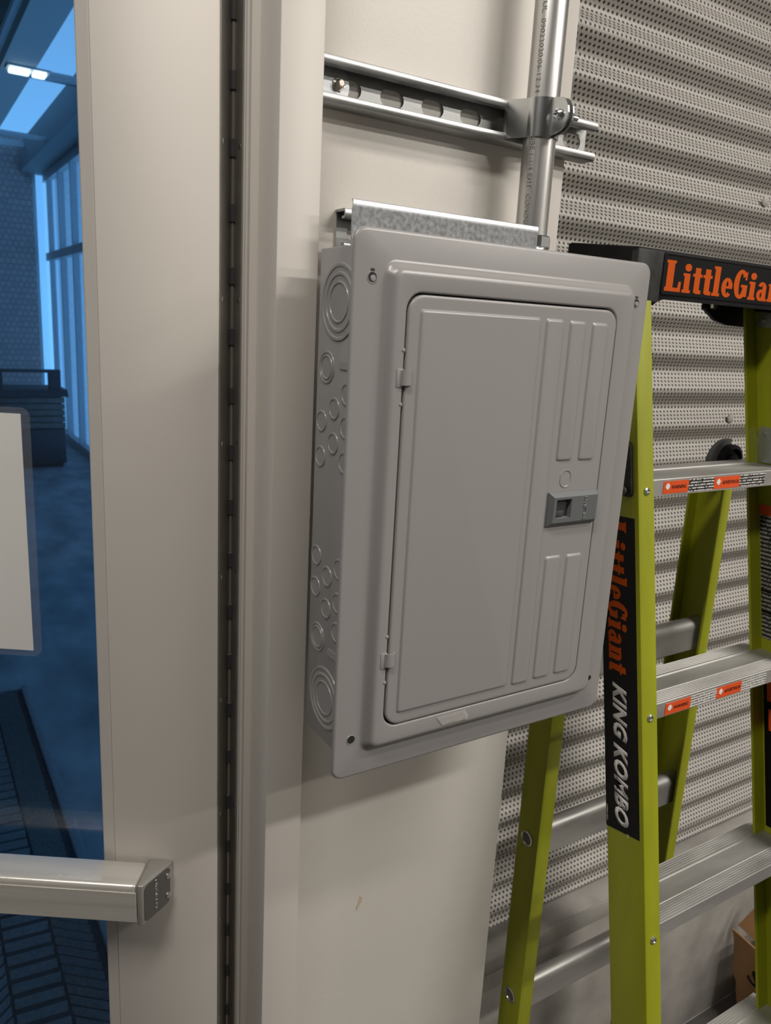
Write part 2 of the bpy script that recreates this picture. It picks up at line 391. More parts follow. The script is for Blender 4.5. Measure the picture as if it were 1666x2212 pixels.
# ================================================================== GLASS DOOR (stands open, turned away by about 33 degrees)
AN = math.radians(33.3); U = Vector((-math.cos(AN), math.sin(AN), 0)); NN = Vector((-math.sin(AN), -math.cos(AN), 0))
PIV = Vector((-.0275, .205, 0)); FO = PIV + NN * .044 + U * .003
def D(p):     # door space: x = distance from hinge edge, y = depth behind the face, z = height
    return FO + U * p[0] - NN * p[1] + Vector((0, 0, p[2]))
door = thing('door_1', 'aluminium framed glass door standing ajar', None, (FO.x, FO.y, .0), kind='structure')
bx('stile', door_alu, door, 0, .120, 0, .044, .008, 2.15, bev=.0012, T=D)
bx('stile', door_alu, door, .79, .91, 0, .044, .008, 2.15, bev=.0012, T=D)
bx('top_rail', door_alu, door, .1201, .7899, .0, .044, 2.04, 2.15, bev=.0012, T=D)
bx('bottom_rail', door_alu, door, .1201, .7899, .0, .044, .008, .22, bev=.0012, T=D)
bm = bmesh.new()
prism(bm, [(.1203, .0015), (.1215, .001), (.134, .0045), (.1355, .006), (.1355, .018), (.1203, .018)], lambda p: D((p[0], p[1], .22)), lambda p: D((p[0], p[1], 2.04)))
finish('glazing_bead', bm, door_alu, door)
bx('glazing_gasket', gasket, door, .1355, .137, .012, .018, .22, 2.04, T=D)
bx('glass_pane', glass, door, .122, .788, .0182, .0242, .221, 2.039, T=D)
# push bar
ZB = H - .212
bar = bx('push_bar', brushed, door, .0787, .84, -.047, -.004, ZB - .025, ZB + .025, bev=.006, T=D, label='brushed satin metal push bar across the glass door', seg=4)
bm = bmesh.new(); box(bm, .0789, .84, -.0480, -.0465, ZB - .0215, ZB + .0165, .0004)
for v in bm.verts: v.co = D(v.co)
finish('front_strip', bm, brushed, bar)
cap = [(.0785, -.0475), (.0730, -.0478), (.0712, -.0462), (.0525, -.006), (.0515, -.0005), (.0785, -.0005)]
bm = bmesh.new(); prism(bm, cap, lambda p: D((p[0], p[1], ZB - .026)), lambda p: D((p[0], p[1], ZB + .026)))
bmesh.ops.bevel(bm, geom=bm.edges[:], offset=.0016, segments=3, profile=.5, affect='EDGES')
finish('end_cap', bm, mat('end_cap_metal', (.36, .345, .315), .34, .45), bar, 40)
ea = D((.0712, -.0462, 0)); eb = D((.0525, -.006, 0)); ed = (eb - ea).normalized(); en = ed.cross(Vector((0, 0, 1))).normalized()
if en.dot(Vector((-.325, -.58, 0)) - ea) < 0: en = -en
bm = bmesh.new()
q = [ea + ed * .001, ea + ed * .0435]
prism(bm, rrect(.001, .042, ZB - .0235, ZB + .0235, .006, 5), lambda p: ea + ed * p[0] + en * .0001 + Vector((0, 0, p[1])), lambda p: ea + ed * p[0] + en * .0008 + Vector((0, 0, p[1])))
finish('cap_face', bm, dark_metal, bar)
text('lettering', 'VON DUPRIN', zinc, bar, ea + ed * .0215 + en * .0009 + Vector((0, 0, ZB - .019)), (0, 0, 1), -ed if ed.cross(Vector((0, 0, 1))).dot(en) < 0 else -ed, .040, .0042, .0003, .012)
for dz in (.013, -.013):
    lt('screw', zinc, bar, [(.0038, 0), (.0036, .0012), (.001, .0016)], ea + ed * .0385 + en * .0008 + Vector((0, 0, ZB + dz)), en, seg=16)
# continuous hinge
hin = bx('hinge', hinge_metal, door, -.0012, -.0004, .002, .0405, .02, 2.14, T=D, label='dark continuous hinge with exposed knuckles')
bx('frame_leaf', hinge_metal, hin, -.0262, -.0247, .184, .204, .02, 2.14)
lt('pin', pin_metal, hin, [(.0026, 0), (.0026, 2.1)], (PIV.x, PIV.y, .03), (0, 0, 1), seg=12)
bx('web_strip', hinge_block, hin, -.0330, -.0252, .2062, .2092, .02, 2.14)
z = H + .7074 - .0607 * 31
base = None; k = 0
while z < H + .86:
    if z > .1:
        prof = [(.0030, 0), (.0042, .0012), (.0042, .0173), (.0030, .0185)]
        if base is None:
            base = lt('knuckle', hinge_block, hin, prof, (PIV.x, PIV.y, z), (0, 0, 1), seg=16); zb = z
        else: copy(base, hin, (0, 0, z - zb))
    z += .0607
sc = None
for i in range(9):
    zz = H - .42 + i * .145
    pa = D((-.0012, .012, zz)); 
    lt('screw', zinc, hin, [(.0028, 0), (.002, .0006)], pa, -U, seg=12)
    lt('screw', zinc, hin, [(.0028, 0), (.002, .0006)], (-.0262, .190, zz + .0), (-1, 0, 0), seg=12)

# laminated sheet of paper on the glass
nt_ = thing('laminated_notice', 'white paper notice in a clear laminated pouch on the door glass', 'notice', tuple(D((.30, .016, H + .06))))
def pl(name, m, x0, x1, z0, z1, r, y0, y1):
    bm = bmesh.new(); loops(bm, [(x0, x1, z0, z1, r, y0), (x0, x1, z0, z1, r, y1)], True, True, T=D); return finish(name, bm, m, nt_)
pl('pouch', pouch_m, .2020, .437, H + .052, H + .330, .010, .0160, .0178)
pl('paper', paper, .2115, .4275, H + .0585, H + .3235, .0005, .0166, .0172)

# ================================================================== BREAKER PANEL
pan = thing('breaker_panel', 'grey metal breaker panel with hinged door mounted on the white column', 'electrical panel', (.181, .096, H))
enc = bx('enclosure', panel_grey, pan, .018, .344, .0045, .0955, H + .0125, H + .4995, bev=.0012)
ix = .018
def knock(y, z, prof, seg=40):
    return lt('knockout', panel_grey, enc, prof, (ix + .0002, y, H + z), (-1, 0, 0), (0, 0, 1), seg)
def disc(R): return [(R, 0), (R - .0005, .0011), (R - .0022, .0012), (R - .0028, .0005), (.001, .0005)]
def big(R0, R1, R2):
    return [(R0, 0), (R0 - .0006, .0014), (R0 - .0030, .0014), (R0 - .0037, .0007), (R1 + .0008, .0007), (R1, .0016), (R1 - .0022, .0016), (R1 - .0029, .0008),
            (R2 + .0006, .0008), (R2, .0017), (R2 - .0014, .0017), (R2 - .002, .0009), (.001, .0009)]
knock(.055, .4510, big(.0345, .0262, .0182), 48)
knock(.055, .0605, big(.0330, .0255, .0178), 48)
knock(.0750, .3918, [(.0155, 0), (.0150, .0012), (.0135, .0012), (.013, .0006), (.0118, .0006), (.0113, .0014), (.0102, .0014), (.0096, .0007), (.001, .0007)])
knock(.0750, .1200, [(.0155, 0), (.0150, .0012), (.0135, .0012), (.013, .0006), (.0118, .0006), (.0113, .0014), (.0102, .0014), (.0096, .0007), (.001, .0007)])
for y, z in ((.0345, .3702), (.0575, .3548), (.0824, .3402), (.0345, .3398), (.0575, .3220), (.0824, .3058), (.0345, .3070),
             (.0835, .2048), (.0595, .1893), (.0360, .2033), (.0835, .1716), (.0595, .1558), (.0360, .1691), (.0360, .1386)):
    knock(y, z, disc(.0108), 28)
for y0, y1, z0, z1 in ((.028, .0495, .392, .399), (.026, .052, .109, .117)):
    bm = bmesh.new(); a = rrect(y0, y1, z0, z1, .0034, 5); prism(bm, a, lambda p: (ix + .0002, p[0], H + p[1]), lambda p: (ix - .0011, p[0], H + p[1])); finish('knockout', bm, panel_grey, enc)
# cover trim with a stepped raised frame
CW, CH = .362, .5117
def ins(d, y, r): return (d, CW - d, H + d, H + CH - d, r, y)
bm = bmesh.new()
L = [ins(.0016, .0040, .011), ins(.0005, .0038, .0115), ins(0, .0026, .012), ins(.0004, .0013, .012), ins(.0014, .0004, .011), ins(.0030, 0, .010)]
def rid(d, y, r): return (.0300 + d, .3385 - d, H + .0255 + d, H + .4865 - d, r, y)
L += [rid(-.0015, 0, .013), rid(0, -.0003, .012), rid(.0015, -.0014, .011), rid(.0030, -.0034, .010), rid(.0048, -.0062, .009), rid(.0064, -.0082, .008), rid(.0080, -.0094, .008), rid(.0098, -.0099, .008), rid(.0115, -.0100, .008)]
def dop(d, y, r): return (.0488 + d, .3078 - d, H + .0510 + d, H + .4622 - d, r, y)
L += [dop(-.0016, -.0100, .017), dop(-.0006, -.0098, .0165), dop(0, -.0090, .016), dop(.0003, -.0055, .016)]
loops(bm, L)
cover = finish('cover', bm, panel_grey, pan, 50)
# door leaf
bm = bmesh.new()
def dl(d, y, r=.0155): return (.0506 + d, .3062 - d, H + .0528 + d, H + .4602 - d, r, y)
loops(bm, [dl(0, -.0050), dl(0, -.0098), dl(.0004, -.0106), dl(.0011, -.0109), dl(.003, -.0110)], True, True)
leaf = finish('door', bm, panel_grey, pan, 50)
for (x0, x1, z0, z1, r) in ((.0630, .2010, .0655, .4473, .003), (.2095, .2312, .0645, .4468, .003), (.2410, .2612, .3078, .4463, .003), (.2720, .2927, .3073, .4460, .003),
                            (.2404, .2612, .0653, .2038, .003), (.2710, .2924, .0653, .2030, .003)):
    bm = bmesh.new()
    loops(bm, [(x0 - d, x1 + d, H + z0 - d, H + z1 + d, r, y) for d, y in ((.0012, -.0109), (.0006, -.0112), (-.0002, -.0121), (-.0010, -.0126), (-.0020, -.0127))], False, True)
    finish('raised_panel', bm, panel_grey, leaf, 50)
bm = bmesh.new()
loops(bm, [(.2490 - d, .2655 + d, H + .2783 - d, H + .2975 + d, .008, y) for d, y in ((.0, -.0108), (-.0003, -.0116), (-.0011, -.0116), (-.0016, -.0111))], False, False)
finish('blank_knockout', bm, panel_grey, leaf, 50)
# latch with nameplate
bm = bmesh.new()
def la(d, y): return (.2345 + d, .3040 - d * .4, H + .2375 + d, H + .2745 - d, .0006, y)
loops(bm, [la(0, -.0105), la(.0003, -.0128), la(.0046, -.0168), la(.005, -.0170)], True, False)
o = finish('latch', bm, latch_grey, pan, None, 'dark grey plastic latch with a finger recess')
# plate with window
def platewin(bm, outer, inner, y):
    def pick(rc): x0, x1, z0, z1 = rc; return [bm.verts.new((x, y, z)) for x, z in ((x0, z0), (x1, z0), (x1, z1), (x0, z1))]
    a, b = pick(outer), pick(inner)
    for i in range(4): bm.faces.new((a[i], a[(i + 1) % 4], b[(i + 1) % 4], b[i]))
bm = bmesh.new(); WI = (.2430, .2640, H + .2467, H + .2670)
platewin(bm, (.2395, .3020, H + .2425, H + .2695), WI, -.0170)
finish('latch_face', bm, latch_grey, o)
bm = bmesh.new()
WJ = (.2442, .2628, H + .2480, H + .2660)
for (ra, ya, rb, yb) in ((WI, -.0171, WJ, -.0125),):
    A = [bm.verts.new((x, ya, z)) for x, z in ((ra[0], ra[2]), (ra[1], ra[2]), (ra[1], ra[3]), (ra[0], ra[3]))]
    B = [bm.verts.new((x, yb, z)) for x, z in ((rb[0], rb[2]), (rb[1], rb[2]), (rb[1], rb[3]), (rb[0], rb[3]))]
    for i in range(4): bm.faces.new((A[i], A[(i + 1) % 4], B[(i + 1) % 4], B[i]))
finish('recess_rim', bm, latch_grey, o)
bx('finger_recess', mat('latch_recess_black', (.03, .031, .031), .5), o, .2436, .2634, -.0126, -.0116, H + .2473, H + .2666)
bx('slide_tab', mat('latch_tab_dark', (.05, .052, .053), .45), o, .2445, .2560, -.0145, -.0127, H + .2484, H + .2545, bev=.0004)
text('lettering', 'SIEMENS', latch_txt, o, (.2862, -.0170, H + .2432), (0, 0, 1), (-1, 0, 0), .0256, .0040, .0005, .02)
# hinge clips
for z in (.3893, .1232):
    bm = bmesh.new()
    pts = []
    for i in range(9):
        a = math.pi * i / 8; pts.append((.0517 - .0056 * math.cos(a), -.0100 - .0044 * math.sin(a)))
    for i in range(9):
        a = math.pi * (8 - i) / 8; pts.append((.0517 - .0042 * math.cos(a), -.0100 - .0030 * math.sin(a)))
    prism(bm, pts, lambda p: (p[0], p[1], H + z - .0066), lambda p: (p[0], p[1], H + z + .0066))
    hc = finish('hinge_clip', bm, panel_grey, pan, 40)
    bx('hinge_notch', panel_grey, pan, .0418, .0488, -.0107, -.0098, H + z - .0085, H + z + .0075, bev=.0004)
    for dz in (.0235, -.0235):
        lt('dimple', panel_grey, cover, [(.0018, 0), (.0014, .0007), (.0004, .001)], (.0478, -.0099, H + z + dz), (0, -1, 0), seg=12)
# screw holes, drawn as dark discs laid on for the shade inside
for x, z, key in ((.0187, .4715, 1), (.3436, .4700, 1), (.0191, .0413, 0), (.3424, .0405, 2)):
    R = .0030 if key == 2 else .0042
    lt('hole_shade_disc', dark, cover, [(R, 0), (R, .0002)], (x, -.0001, H + z), (0, -1, 0), seg=24)
    lt('hole_rim', panel_grey, cover, [(R, .0), (R + .0001, .0004), (R + .0007, .0005), (R + .0010, 0)], (x, 0, H + z), (0, -1, 0), seg=24)
    if key == 1:
        bx('key_slot_shade', dark, cover, x - .0018, x + .0020, -.0003, -.0001, H + z + .0032, H + z + .0072)
        lt('screw', panel_grey, cover, [(.0028, .0), (.0024, .0007), (.0006, .0009)], (x + .0008, -.0003, H + z - .0008), (0, -1, 0), seg=16)

# piece of clear tape
bm = bmesh.new(); NX, NZ = 14, 9; g = []
P00, P10, P01, P11 = Vector((.1127, 0, .0483)), Vector((.1485, 0, .0492)), Vector((.1292, 0, .0262)), Vector((.1560, 0, .0335))
def cover_y(zz):
    return -.0105 if zz > .0372 else (-.0105 + (.0372 - zz) / .0102 * .0095 if zz > .027 else -.001)
for j in range(NZ):
    row = []
    for i in range(NX):
        a, b = i / (NX - 1), j / (NZ - 1)
        p = (P00 * (1 - a) + P10 * a) * (1 - b) + (P01 * (1 - a) + P11 * a) * b
        if i == NX - 1: p.x += random.uniform(-.0012, .0012)
        cr = .0007 * max(0, a - .35) * abs(math.sin(9 * a + 7 * b)) + random.uniform(0, .00025) * a
        row.append(bm.verts.new((p.x, cover_y(p.z) - .0007 - cr, H + p.z)))
    g.append(row)
for j in range(NZ - 1):
    for i in range(NX - 1): bm.faces.new((g[j][i], g[j][i + 1], g[j + 1][i + 1], g[j + 1][i]))
tp = finish('tape_piece', bm, tape_m, None, None)
tag(tp, 'small crumpled piece of clear tape stuck at the foot of the panel door', 'tape')

# ================================================================== STRUT CHANNELS, CONDUIT
def pill(cx, cz, ln, h, n=12):
    P = []
    for s, a0 in ((1, -90), (-1, 90)):
        for i in range(n):
            a = math.radians(a0 + 180 * i / (n - 1)); P.append((cx + s * (ln / 2 - h / 2) + h / 2 * math.cos(a), cz + h / 2 * math.sin(a)))
    return P
def strut(root, x0, x1, yf, yb, z0, z1, slots, m):
    t = .0026; lip = .0098; inn = .0075
    bm = bmesh.new()
    zc = (z0 + z1) / 2; r = .0035
    def half(s):   # s=+1 upper, -1 lower : flange, rounded front lip and its in-turned edge
        e = z1 if s > 0 else z0
        pts = [(yb, e), (yf + r, e), (yf + r * .3, e - s * r * .3), (yf, e - s * r), (yf, e - s * (lip - r)), (yf + r * .3, e - s * (lip - r * .3)), (yf + r, e - s * lip),
               (yf + inn, e - s * lip), (yf + inn, e - s * (lip - t)), (yf + r, e - s * (lip - t)), (yf + t, e - s * (lip - r)), (yf + t, e - s * r), (yf + r, e - s * t), (yb, e - s * t)]
        prism(bm, pts, lambda p: (x0, p[0], p[1]), lambda p: (x1, p[0], p[1]))
    half(1); half(-1)
    finish('channel_lips', bm, m, root, 40)
    # back web with pill slots
    bm = bmesh.new(); xb = [x0] + [(a + b) / 2 for a, b in zip(slots, slots[1:])] + [x1]
    za, zb_ = z0 + t, z1 - t
    for (a, b, c) in zip(xb, xb[1:], slots):
        P = pill(c, zc, .0285, .0165)
        O = []
        for (px, pz) in P:
            dx, dz = px - c, pz - zc; sx = ((b - c) if dx > 0 else (c - a)) / max(1e-6, abs(dx)); sz = (zb_ - zc) / max(1e-6, abs(dz)); s = min(sx, sz)
            O.append((c + dx * s, zc + dz * s))
        n = len(P)
        f_in = [bm.verts.new((x, yb - t, z)) for x, z in P]; b_in = [bm.verts.new((x, yb, z)) for x, z in P]
        f_out = [bm.verts.new((x, yb - t, z)) for x, z in O]
        for i in range(n):
            j = (i + 1) % n
            bm.faces.new((f_in[i], f_in[j], b_in[j], b_in[i])); bm.faces.new((f_out[i], f_out[j], f_in[j], f_in[i]))
        # corners of the cell left open by the radial projection
        cs = [(a, za), (b, za), (b, zb_), (a, zb_)]
        for i in range(n):
            j = (i + 1) % n; p, q_ = O[i], O[j]
            if abs(p[0] - q_[0]) > 1e-5 and abs(p[1] - q_[1]) > 1e-5:
                cc = min(cs, key=lambda c_: (c_[0] - p[0]) ** 2 + (c_[1] - p[1]) ** 2 + (c_[0] - q_[0]) ** 2 + (c_[1] - q_[1]) ** 2)
                v = bm.verts.new((cc[0], yb - t, cc[1])); bm.faces.new((f_out[i], f_out[j], v))
    finish('slotted_web', bm, m, root)
st = thing('strut_channel', 'slotted galvanised strut channel fixed across the column above the panel', 'strut', (.22, .181, H + .637))
SL = [.0752 + .0507 * i for i in range(7)]
strut(st, .0375, .4015, 0.140, .1618, H + .6375, H + .6805, SL, galv_dark)
wsh = lt('washer', galv, st, [(.0185, 0), (.0185, .0022)], (.0560, .1592, H + .6585), (0, -1, 0), seg=36)
lt('bolt', pin_metal, st, [(.0072, 0), (.0070, .0010), (.0046, .0012), (.0044, .0062), (.0030, .0070)], (.0625, .1570, H + .6600), (0, -1, 0), seg=6, smooth=None)
st2 = thing('strut_channel', 'short strut channel end showing behind the galvanised plate above the panel', 'strut', (.18, .181, H + .50))
strut(st2, .0668, .272, 0.1405, .1618, H + .503, H + .5455, [.0935, .1465, .199, .245], galv_dark)
bm = bmesh.new()
prism(bm, [(.0962, .40), (.0962, .5385), (.0957, .5405), (.0957, .5455), (.0965, .5470), (.0985, .5478), (.0988, .5465), (.0972, .5450), (.0972, .5405), (.0985, .5385), (.0985, .40)],
      lambda p: (.0507, p[0], H + p[1]), lambda p: (.2835, p[0], H + p[1]))
br_ = finish('mounting_plate', bm, galv, None, 40)
tag(br_, 'flat galvanised mounting plate standing up behind the panel top', 'bracket')
# conduit
CX, CY, CR = .2945, .1200, .0180
con = thing('conduit_pipe', 'vertical galvanised conduit pipe running down behind the panel', 'conduit', (CX, CY, H + .41))
lt('pipe', emt, con, [(CR, 0), (CR, 2.25)], (CX, CY, H + .5375), (0, 0, 1), seg=48)
def pipetext(body, z_top, ln, ang, ht):
    """printing wrapped on the pipe, reading downwards"""
    o = text('print', body, ink, con, (0, 0, 0), (1, 0, 0), (0, 1, 0), ln, ht, .0001, .004)
    for v in o.data.vertices:
        s, h, d = v.co.x, v.co.y, v.co.z
        a = ang + (h - ht / 2) / CR; r = CR + .00015 + d
        v.co = (CX + r * math.cos(a), CY + r * math.sin(a), z_top - s)
    return o
pipetext('T  UL  09022020:06-12:34', H + .684 + .098, .098, math.radians(206), .0052)
pipetext('TUBE 1-1/4 EMT  CONDUIT', H + .648, .105, math.radians(206), .0052)
cn = thing('conduit_connector', 'shiny zinc conduit connector at the lower end of the conduit', 'connector', (CX, CY, H + .42))
lt('body', zinc, cn, [(.0212, 0), (.0212, .050), (.0225, .052), (.0225, .064), (.0212, .066), (.0212, .094), (.0198, .097)], (CX, CY, H + .440), (0, 0, 1), seg=40)
lt('compression_nut', zinc, cn, [(.0216, 0), (.0228, .0016), (.0228, .0120), (.0216, .0135)], (CX, CY, H + .5265), (0, 0, 1), seg=10, smooth=None)
# pipe clamp on the strut
cl = thing('pipe_clamp', 'bolted strut clamp gripping the conduit', 'clamp', (CX, CY, H + .64))
def clamp_half(s, z0, z1):
    bm = bmesh.new(); R0, R1 = CR + .0003, CR + .0021; pts = []
    a0, a1 = (180 + 84, 180) if s < 0 else (270 + 6, 360 + 40)
    path = []
    for i in range(13):
        a = math.radians(a0 + (a1 - a0) * i / 12); path.append((math.cos(a), math.sin(a)))
    outer = [(CX + R1 * c, CY + R1 * q_) for c, q_ in path]; inner = [(CX + R0 * c, CY + R0 * q_) for c, q_ in path]
    w_ = .012 if s < 0 else .004
    tail_o = [(outer[-1][0] + s * w_, .1385), (outer[-1][0] + s * w_, .1455)]; tail_i = [(outer[-1][0] + s * (w_ - .002), .1455), (outer[-1][0] + s * (w_ - .0018), .1395)]
    poly = outer + tail_o + tail_i + inner[::-1]
    prism(bm, poly, lambda p: (p[0], p[1], z0), lambda p: (p[0], p[1], z1))
    return finish('band', bm, zinc if s < 0 else galv, cl, 40)
ZC = H + .6600
clamp_half(-1, ZC - .0195, ZC + .0195); clamp_half(1, ZC - .0195, ZC + .0195)
for s, xx, m in ((-1, CX - .0040, zinc), (1, CX + .0030, galv_dark)):
    bm = bmesh.new(); E = []
    E = [(CY - CR - .0003, -.0195), (CY - CR - .0003, .0195)]
    for i in range(9):
        a = math.radians(90 + 180 * i / 8); E.append((CY - CR - .012 + .0165 * math.cos(a) * 1.0, .0175 * math.sin(a)))
    prism(bm, E, lambda p: (xx - .0011, p[0], ZC + p[1]), lambda p: (xx + .0011, p[0], ZC + p[1])); finish('ear', bm, m, cl)
sc_ = lt('screw', zinc, cl, [(.0050, 0), (.0056, .0012), (.0052, .0034), (.0036, .0048), (.0020, .0046), (.0014, .0030)], (CX - .0051, .0870, ZC), (-1, 0, 0), seg=18)
bx('screw_slot', dark, sc_, CX - .0100, CX - .0097, .0833, .0907, ZC - .0005, ZC + .0005)
lt('nut', zinc, cl, [(.0060, 0), (.0060, .005)], (CX + .0041, .0870, ZC), (1, 0, 0), seg=6, smooth=None)
lt('bolt_shank', zinc, cl, [(.0028, 0), (.0028, .026)], (CX - .005, .0870, ZC), (1, 0, 0), seg=12)

# ================================================================== STEP LADDER
kk, cc0 = .1823, .01928
def FY(Z): return cc0 + kk * Z            # front face of the front rails at height Z (panel datum)
lad = thing('step_ladder', 'lime green fibreglass step ladder with black top cap beside the panel', 'ladder', (.65, .02, 0))
def crail(name, xw, sgn, fl, dp, z0, z1, yfun, xfun=None, t=.0042):
    r = .005
    pts = [(0, r), (r * .29, r * .29), (r, 0), (fl - .001, 0), (fl, .001), (fl, t), (t, t), (t, dp - t), (fl, dp - t), (fl, dp), (r, dp), (r * .29, dp - r * .29), (0, dp - r)]
    bm = bmesh.new()
    def f(Z): return lambda p: ((xfun(Z) if xfun else xw) + sgn * p[0], yfun(Z) + p[1], H + Z)
    prism(bm, pts, f(z0), f(z1)); return finish(name, bm, lime, lad, 30)
XL = .4645
def XR(Z): return .8256 - .0237 * Z
ZF = -H + .030
rl = crail('front_rail', XL, 1, .030, .067, ZF, .500, FY)
rr = crail('front_rail', 0, -1, .030, .067, ZF, .500, FY, XR)
ql = crail('rear_rail', .470, 1, .028, .049, -H + .03, .236, lambda Z: .1725)
qr = crail('rear_rail', .829, -1, .0255, .066, -H + .03, .236, lambda Z: .1725)
for x0, x1, y0, y1 in ((.462, .498, FY(-H) - .004, FY(-H) + .070), (XR(-H) - .034, XR(-H) + .003, FY(-H) - .004, FY(-H) + .070), (.467, .501, .169, .224), (.801, .832, .169, .242)):
    bx('rubber_foot', black_pl, lad, x0, x1, y0, y1, 0, .055, bev=.003)
# steps
def step(Z, ribs=True):
    y0 = FY(Z) + .0045; d = .083; x0, x1 = XL + .0045, XR(Z) - .0045
    P = [(0, -.023), (0, -.0012), (.0008, 0)]
    def ribz(a, b, n):
        w = (b - a) / n
        for i in range(n):
            s = a + i * w
            P.extend([(s + w * .12, 0), (s + w * .5, 0), (s + w * .56, -.0011), (s + w * .94, -.0011)])
    if ribs: ribz(.001, .0255, 7)
    P.extend([(.0262, 0), (.0275, -.0018), (.0575, -.0018), (.0588, 0)])
    if ribs: ribz(.060, .0825, 6)
    P.extend([(d, 0), (d, -.030), (d - .012, -.030), (d - .012, -.0275), (d - .0025, -.0275), (d - .0025, -.0032), (.0025, -.0032), (.0025, -.0205), (.012, -.0205), (.012, -.023)])
    bm = bmesh.new(); prism(bm, P, lambda p: (x0 + (.03 if p[0] > .059 else 0), y0 + p[0], H + Z + p[1]), lambda p: (x1, y0 + p[0], H + Z + p[1]))
    return finish('step', bm, alu, lad)
ST = [.257, -.037, -.339, -.640, -.940]
steps = [step(Z, i > 0) for i, Z in enumerate(ST)]
for Z in ST:
    for x in (.4795, XR(Z) - .016):
        b_ = lt('rivet', zinc, lad, [(.0052, 0), (.0048, .0016), (.0030, .0024), (.0022, .0014)], (x, FY(Z - .014), H + Z - .0125), (0, -1, .18), seg=18)
# rear rungs
for Z in (-.052, -.353, -.654, -.955):
    bm = bmesh.new()
    P = []
    for i in range(9):
        a = math.radians(-10 + 200 * i / 8); P.append((.1965 + .0135 * math.cos(a), .012 + .0135 * math.sin(a)))
    P += [(.184, .004), (.184, -.028), (.187, -.031), (.205, -.031), (.205, -.0285), (.1865, -.0285), (.1865, .002), (.206, .002)]
    P = [(y, z) for y, z in P]
    prism(bm, P, lambda p: (.4745, p[0], H + Z + p[1]), lambda p: (.8245, p[0], H + Z + p[1]))
    finish('rung', bm, alu, lad, 30)
    lt('eyelet', zinc, lad, [(.0125, 0), (.0128, .0018), (.0105, .0028), (.0090, .0012), (.0088, .0002)], (.4700, .1965, H + Z + .004), (-1, 0, 0), seg=28)
    lt('eyelet_core', mat('eyelet_dark', (.14, .13, .12), .5, .4), lad, [(.0090, 0), (.0086, .0008)], (.4699, .1965, H + Z + .004), (-1, 0, 0), seg=24)
# top cap
bm = bmesh.new()
yf, yb_ = .108, .232
pts = [(.4600, .545), (.8520, .545), (.8520, .478), (.8100, .478), (.8000, .489), (.5150, .489), (.5020, .476), (.4600, .476)]
prism(bm, pts, lambda p: (p[0], yf, H + p[1]), lambda p: (p[0], yb_, H + p[1] + .012))
bmesh.ops.bevel(bm, geom=[e for e in bm.edges], offset=.004, segments=2, profile=.5, affect='EDGES')
capo = finish('top_cap', bm, black_pl, lad, 40)
bx('corner_guard', worn_black, lad, .4598, .5080, yf - .0012, yf + .012, H + .480, H + .5435, bev=.003)
bm = bmesh.new()
loops(bm, [(.5085 + d, .846 - d, H + .4905 + d, H + .5425 - d, .003, y) for d, y in ((0, yf + .0005), (.0005, yf - .0012), (.0022, yf - .0014), (.003, yf - .0004))], False, True)
finish('name_plate', bm, black_lab, capo, 40)
slab_text('lettering', 'LittleGiant', orange, capo, (.5150, yf - .0004, H + .4960), (1, 0, 0), (0, 0, 1), .268, .0380, .0003)
# black inner bracket under the cap, right side
bm = bmesh.new()
prism(bm, [(.700, .500), (.700, .484), (.730, .468), (.758, .4625), (.800, .4615), (.800, .500)], lambda p: (p[0], .181, H + p[1]), lambda p: (p[0], .187, H + p[1]))
hb = finish('hinge_bracket', bm, black_pl, lad)
lt('bolt', zinc, lad, [(.0075, 0), (.006, .004)], (.7185, .1805, H + .490), (0, -1, 0), seg=6, smooth=None)
bx('rivet_plate', galv, lad, XR(.47) - .0062, XR(.47) - .0044, FY(.47) + .005, FY(.47) + .060, H + .462, H + .492, bev=.0005)
bx('rivet_plate', galv, lad, XR(.29) - .0062, XR(.29) - .0044, FY(.29) + .005, FY(.29) + .0635, H + .2575, H + .312, bev=.0005)
for Z, dy in ((.4735, .050), (.4765, .022), (.302, .050)):
    lt('rivet', zinc, lad, [(.0034, 0), (.0026, .0020)], (XR(Z) - .0062, FY(Z) + dy, H + Z), (-1, 0, 0), seg=14)
# rounded end cap on the top of the right rear rail
bm = bmesh.new()
P = [(.762, .235)] + [(.806 + .044 * math.cos(math.radians(180 - 90 * i / 8)), .248 + .038 * math.sin(math.radians(180 - 90 * i / 8))) for i in range(9)] + [(.812, .286), (.812, .235)]
prism(bm, P, lambda p: (p[0], .178, H + p[1]), lambda p: (p[0], .186, H + p[1])); finish('rail_end_cap', bm, mat('dark_grey_plastic', (.07, .072, .068), .5), lad)
lt('end_cap_disc', black_pl, lad, [(.026, 0), (.026, .010), (.020, .012), (.020, .006), (.012, .006), (.011, .013)], (.806, .177, H + .252), (0, -1, 0), seg=28)
# bracket with bolt on the left rail
bm = bmesh.new()
a = rrect(.2355, .3055, .0085, .050, .006, 5)
prism(bm, a, lambda p: (XL - .0040, FY(p[0]) + p[1], H + p[0]), lambda p: (XL - .0002, FY(p[0]) + p[1], H + p[0])); lb = finish('side_bracket', bm, worn_black, lad)
lt('bolt', dark_metal, lad, [(.0068, 0), (.0064, .0040), (.004, .0056)], (XL - .0040, FY(.2425) + .021, H + .2425), (-1, 0, 0), seg=14)
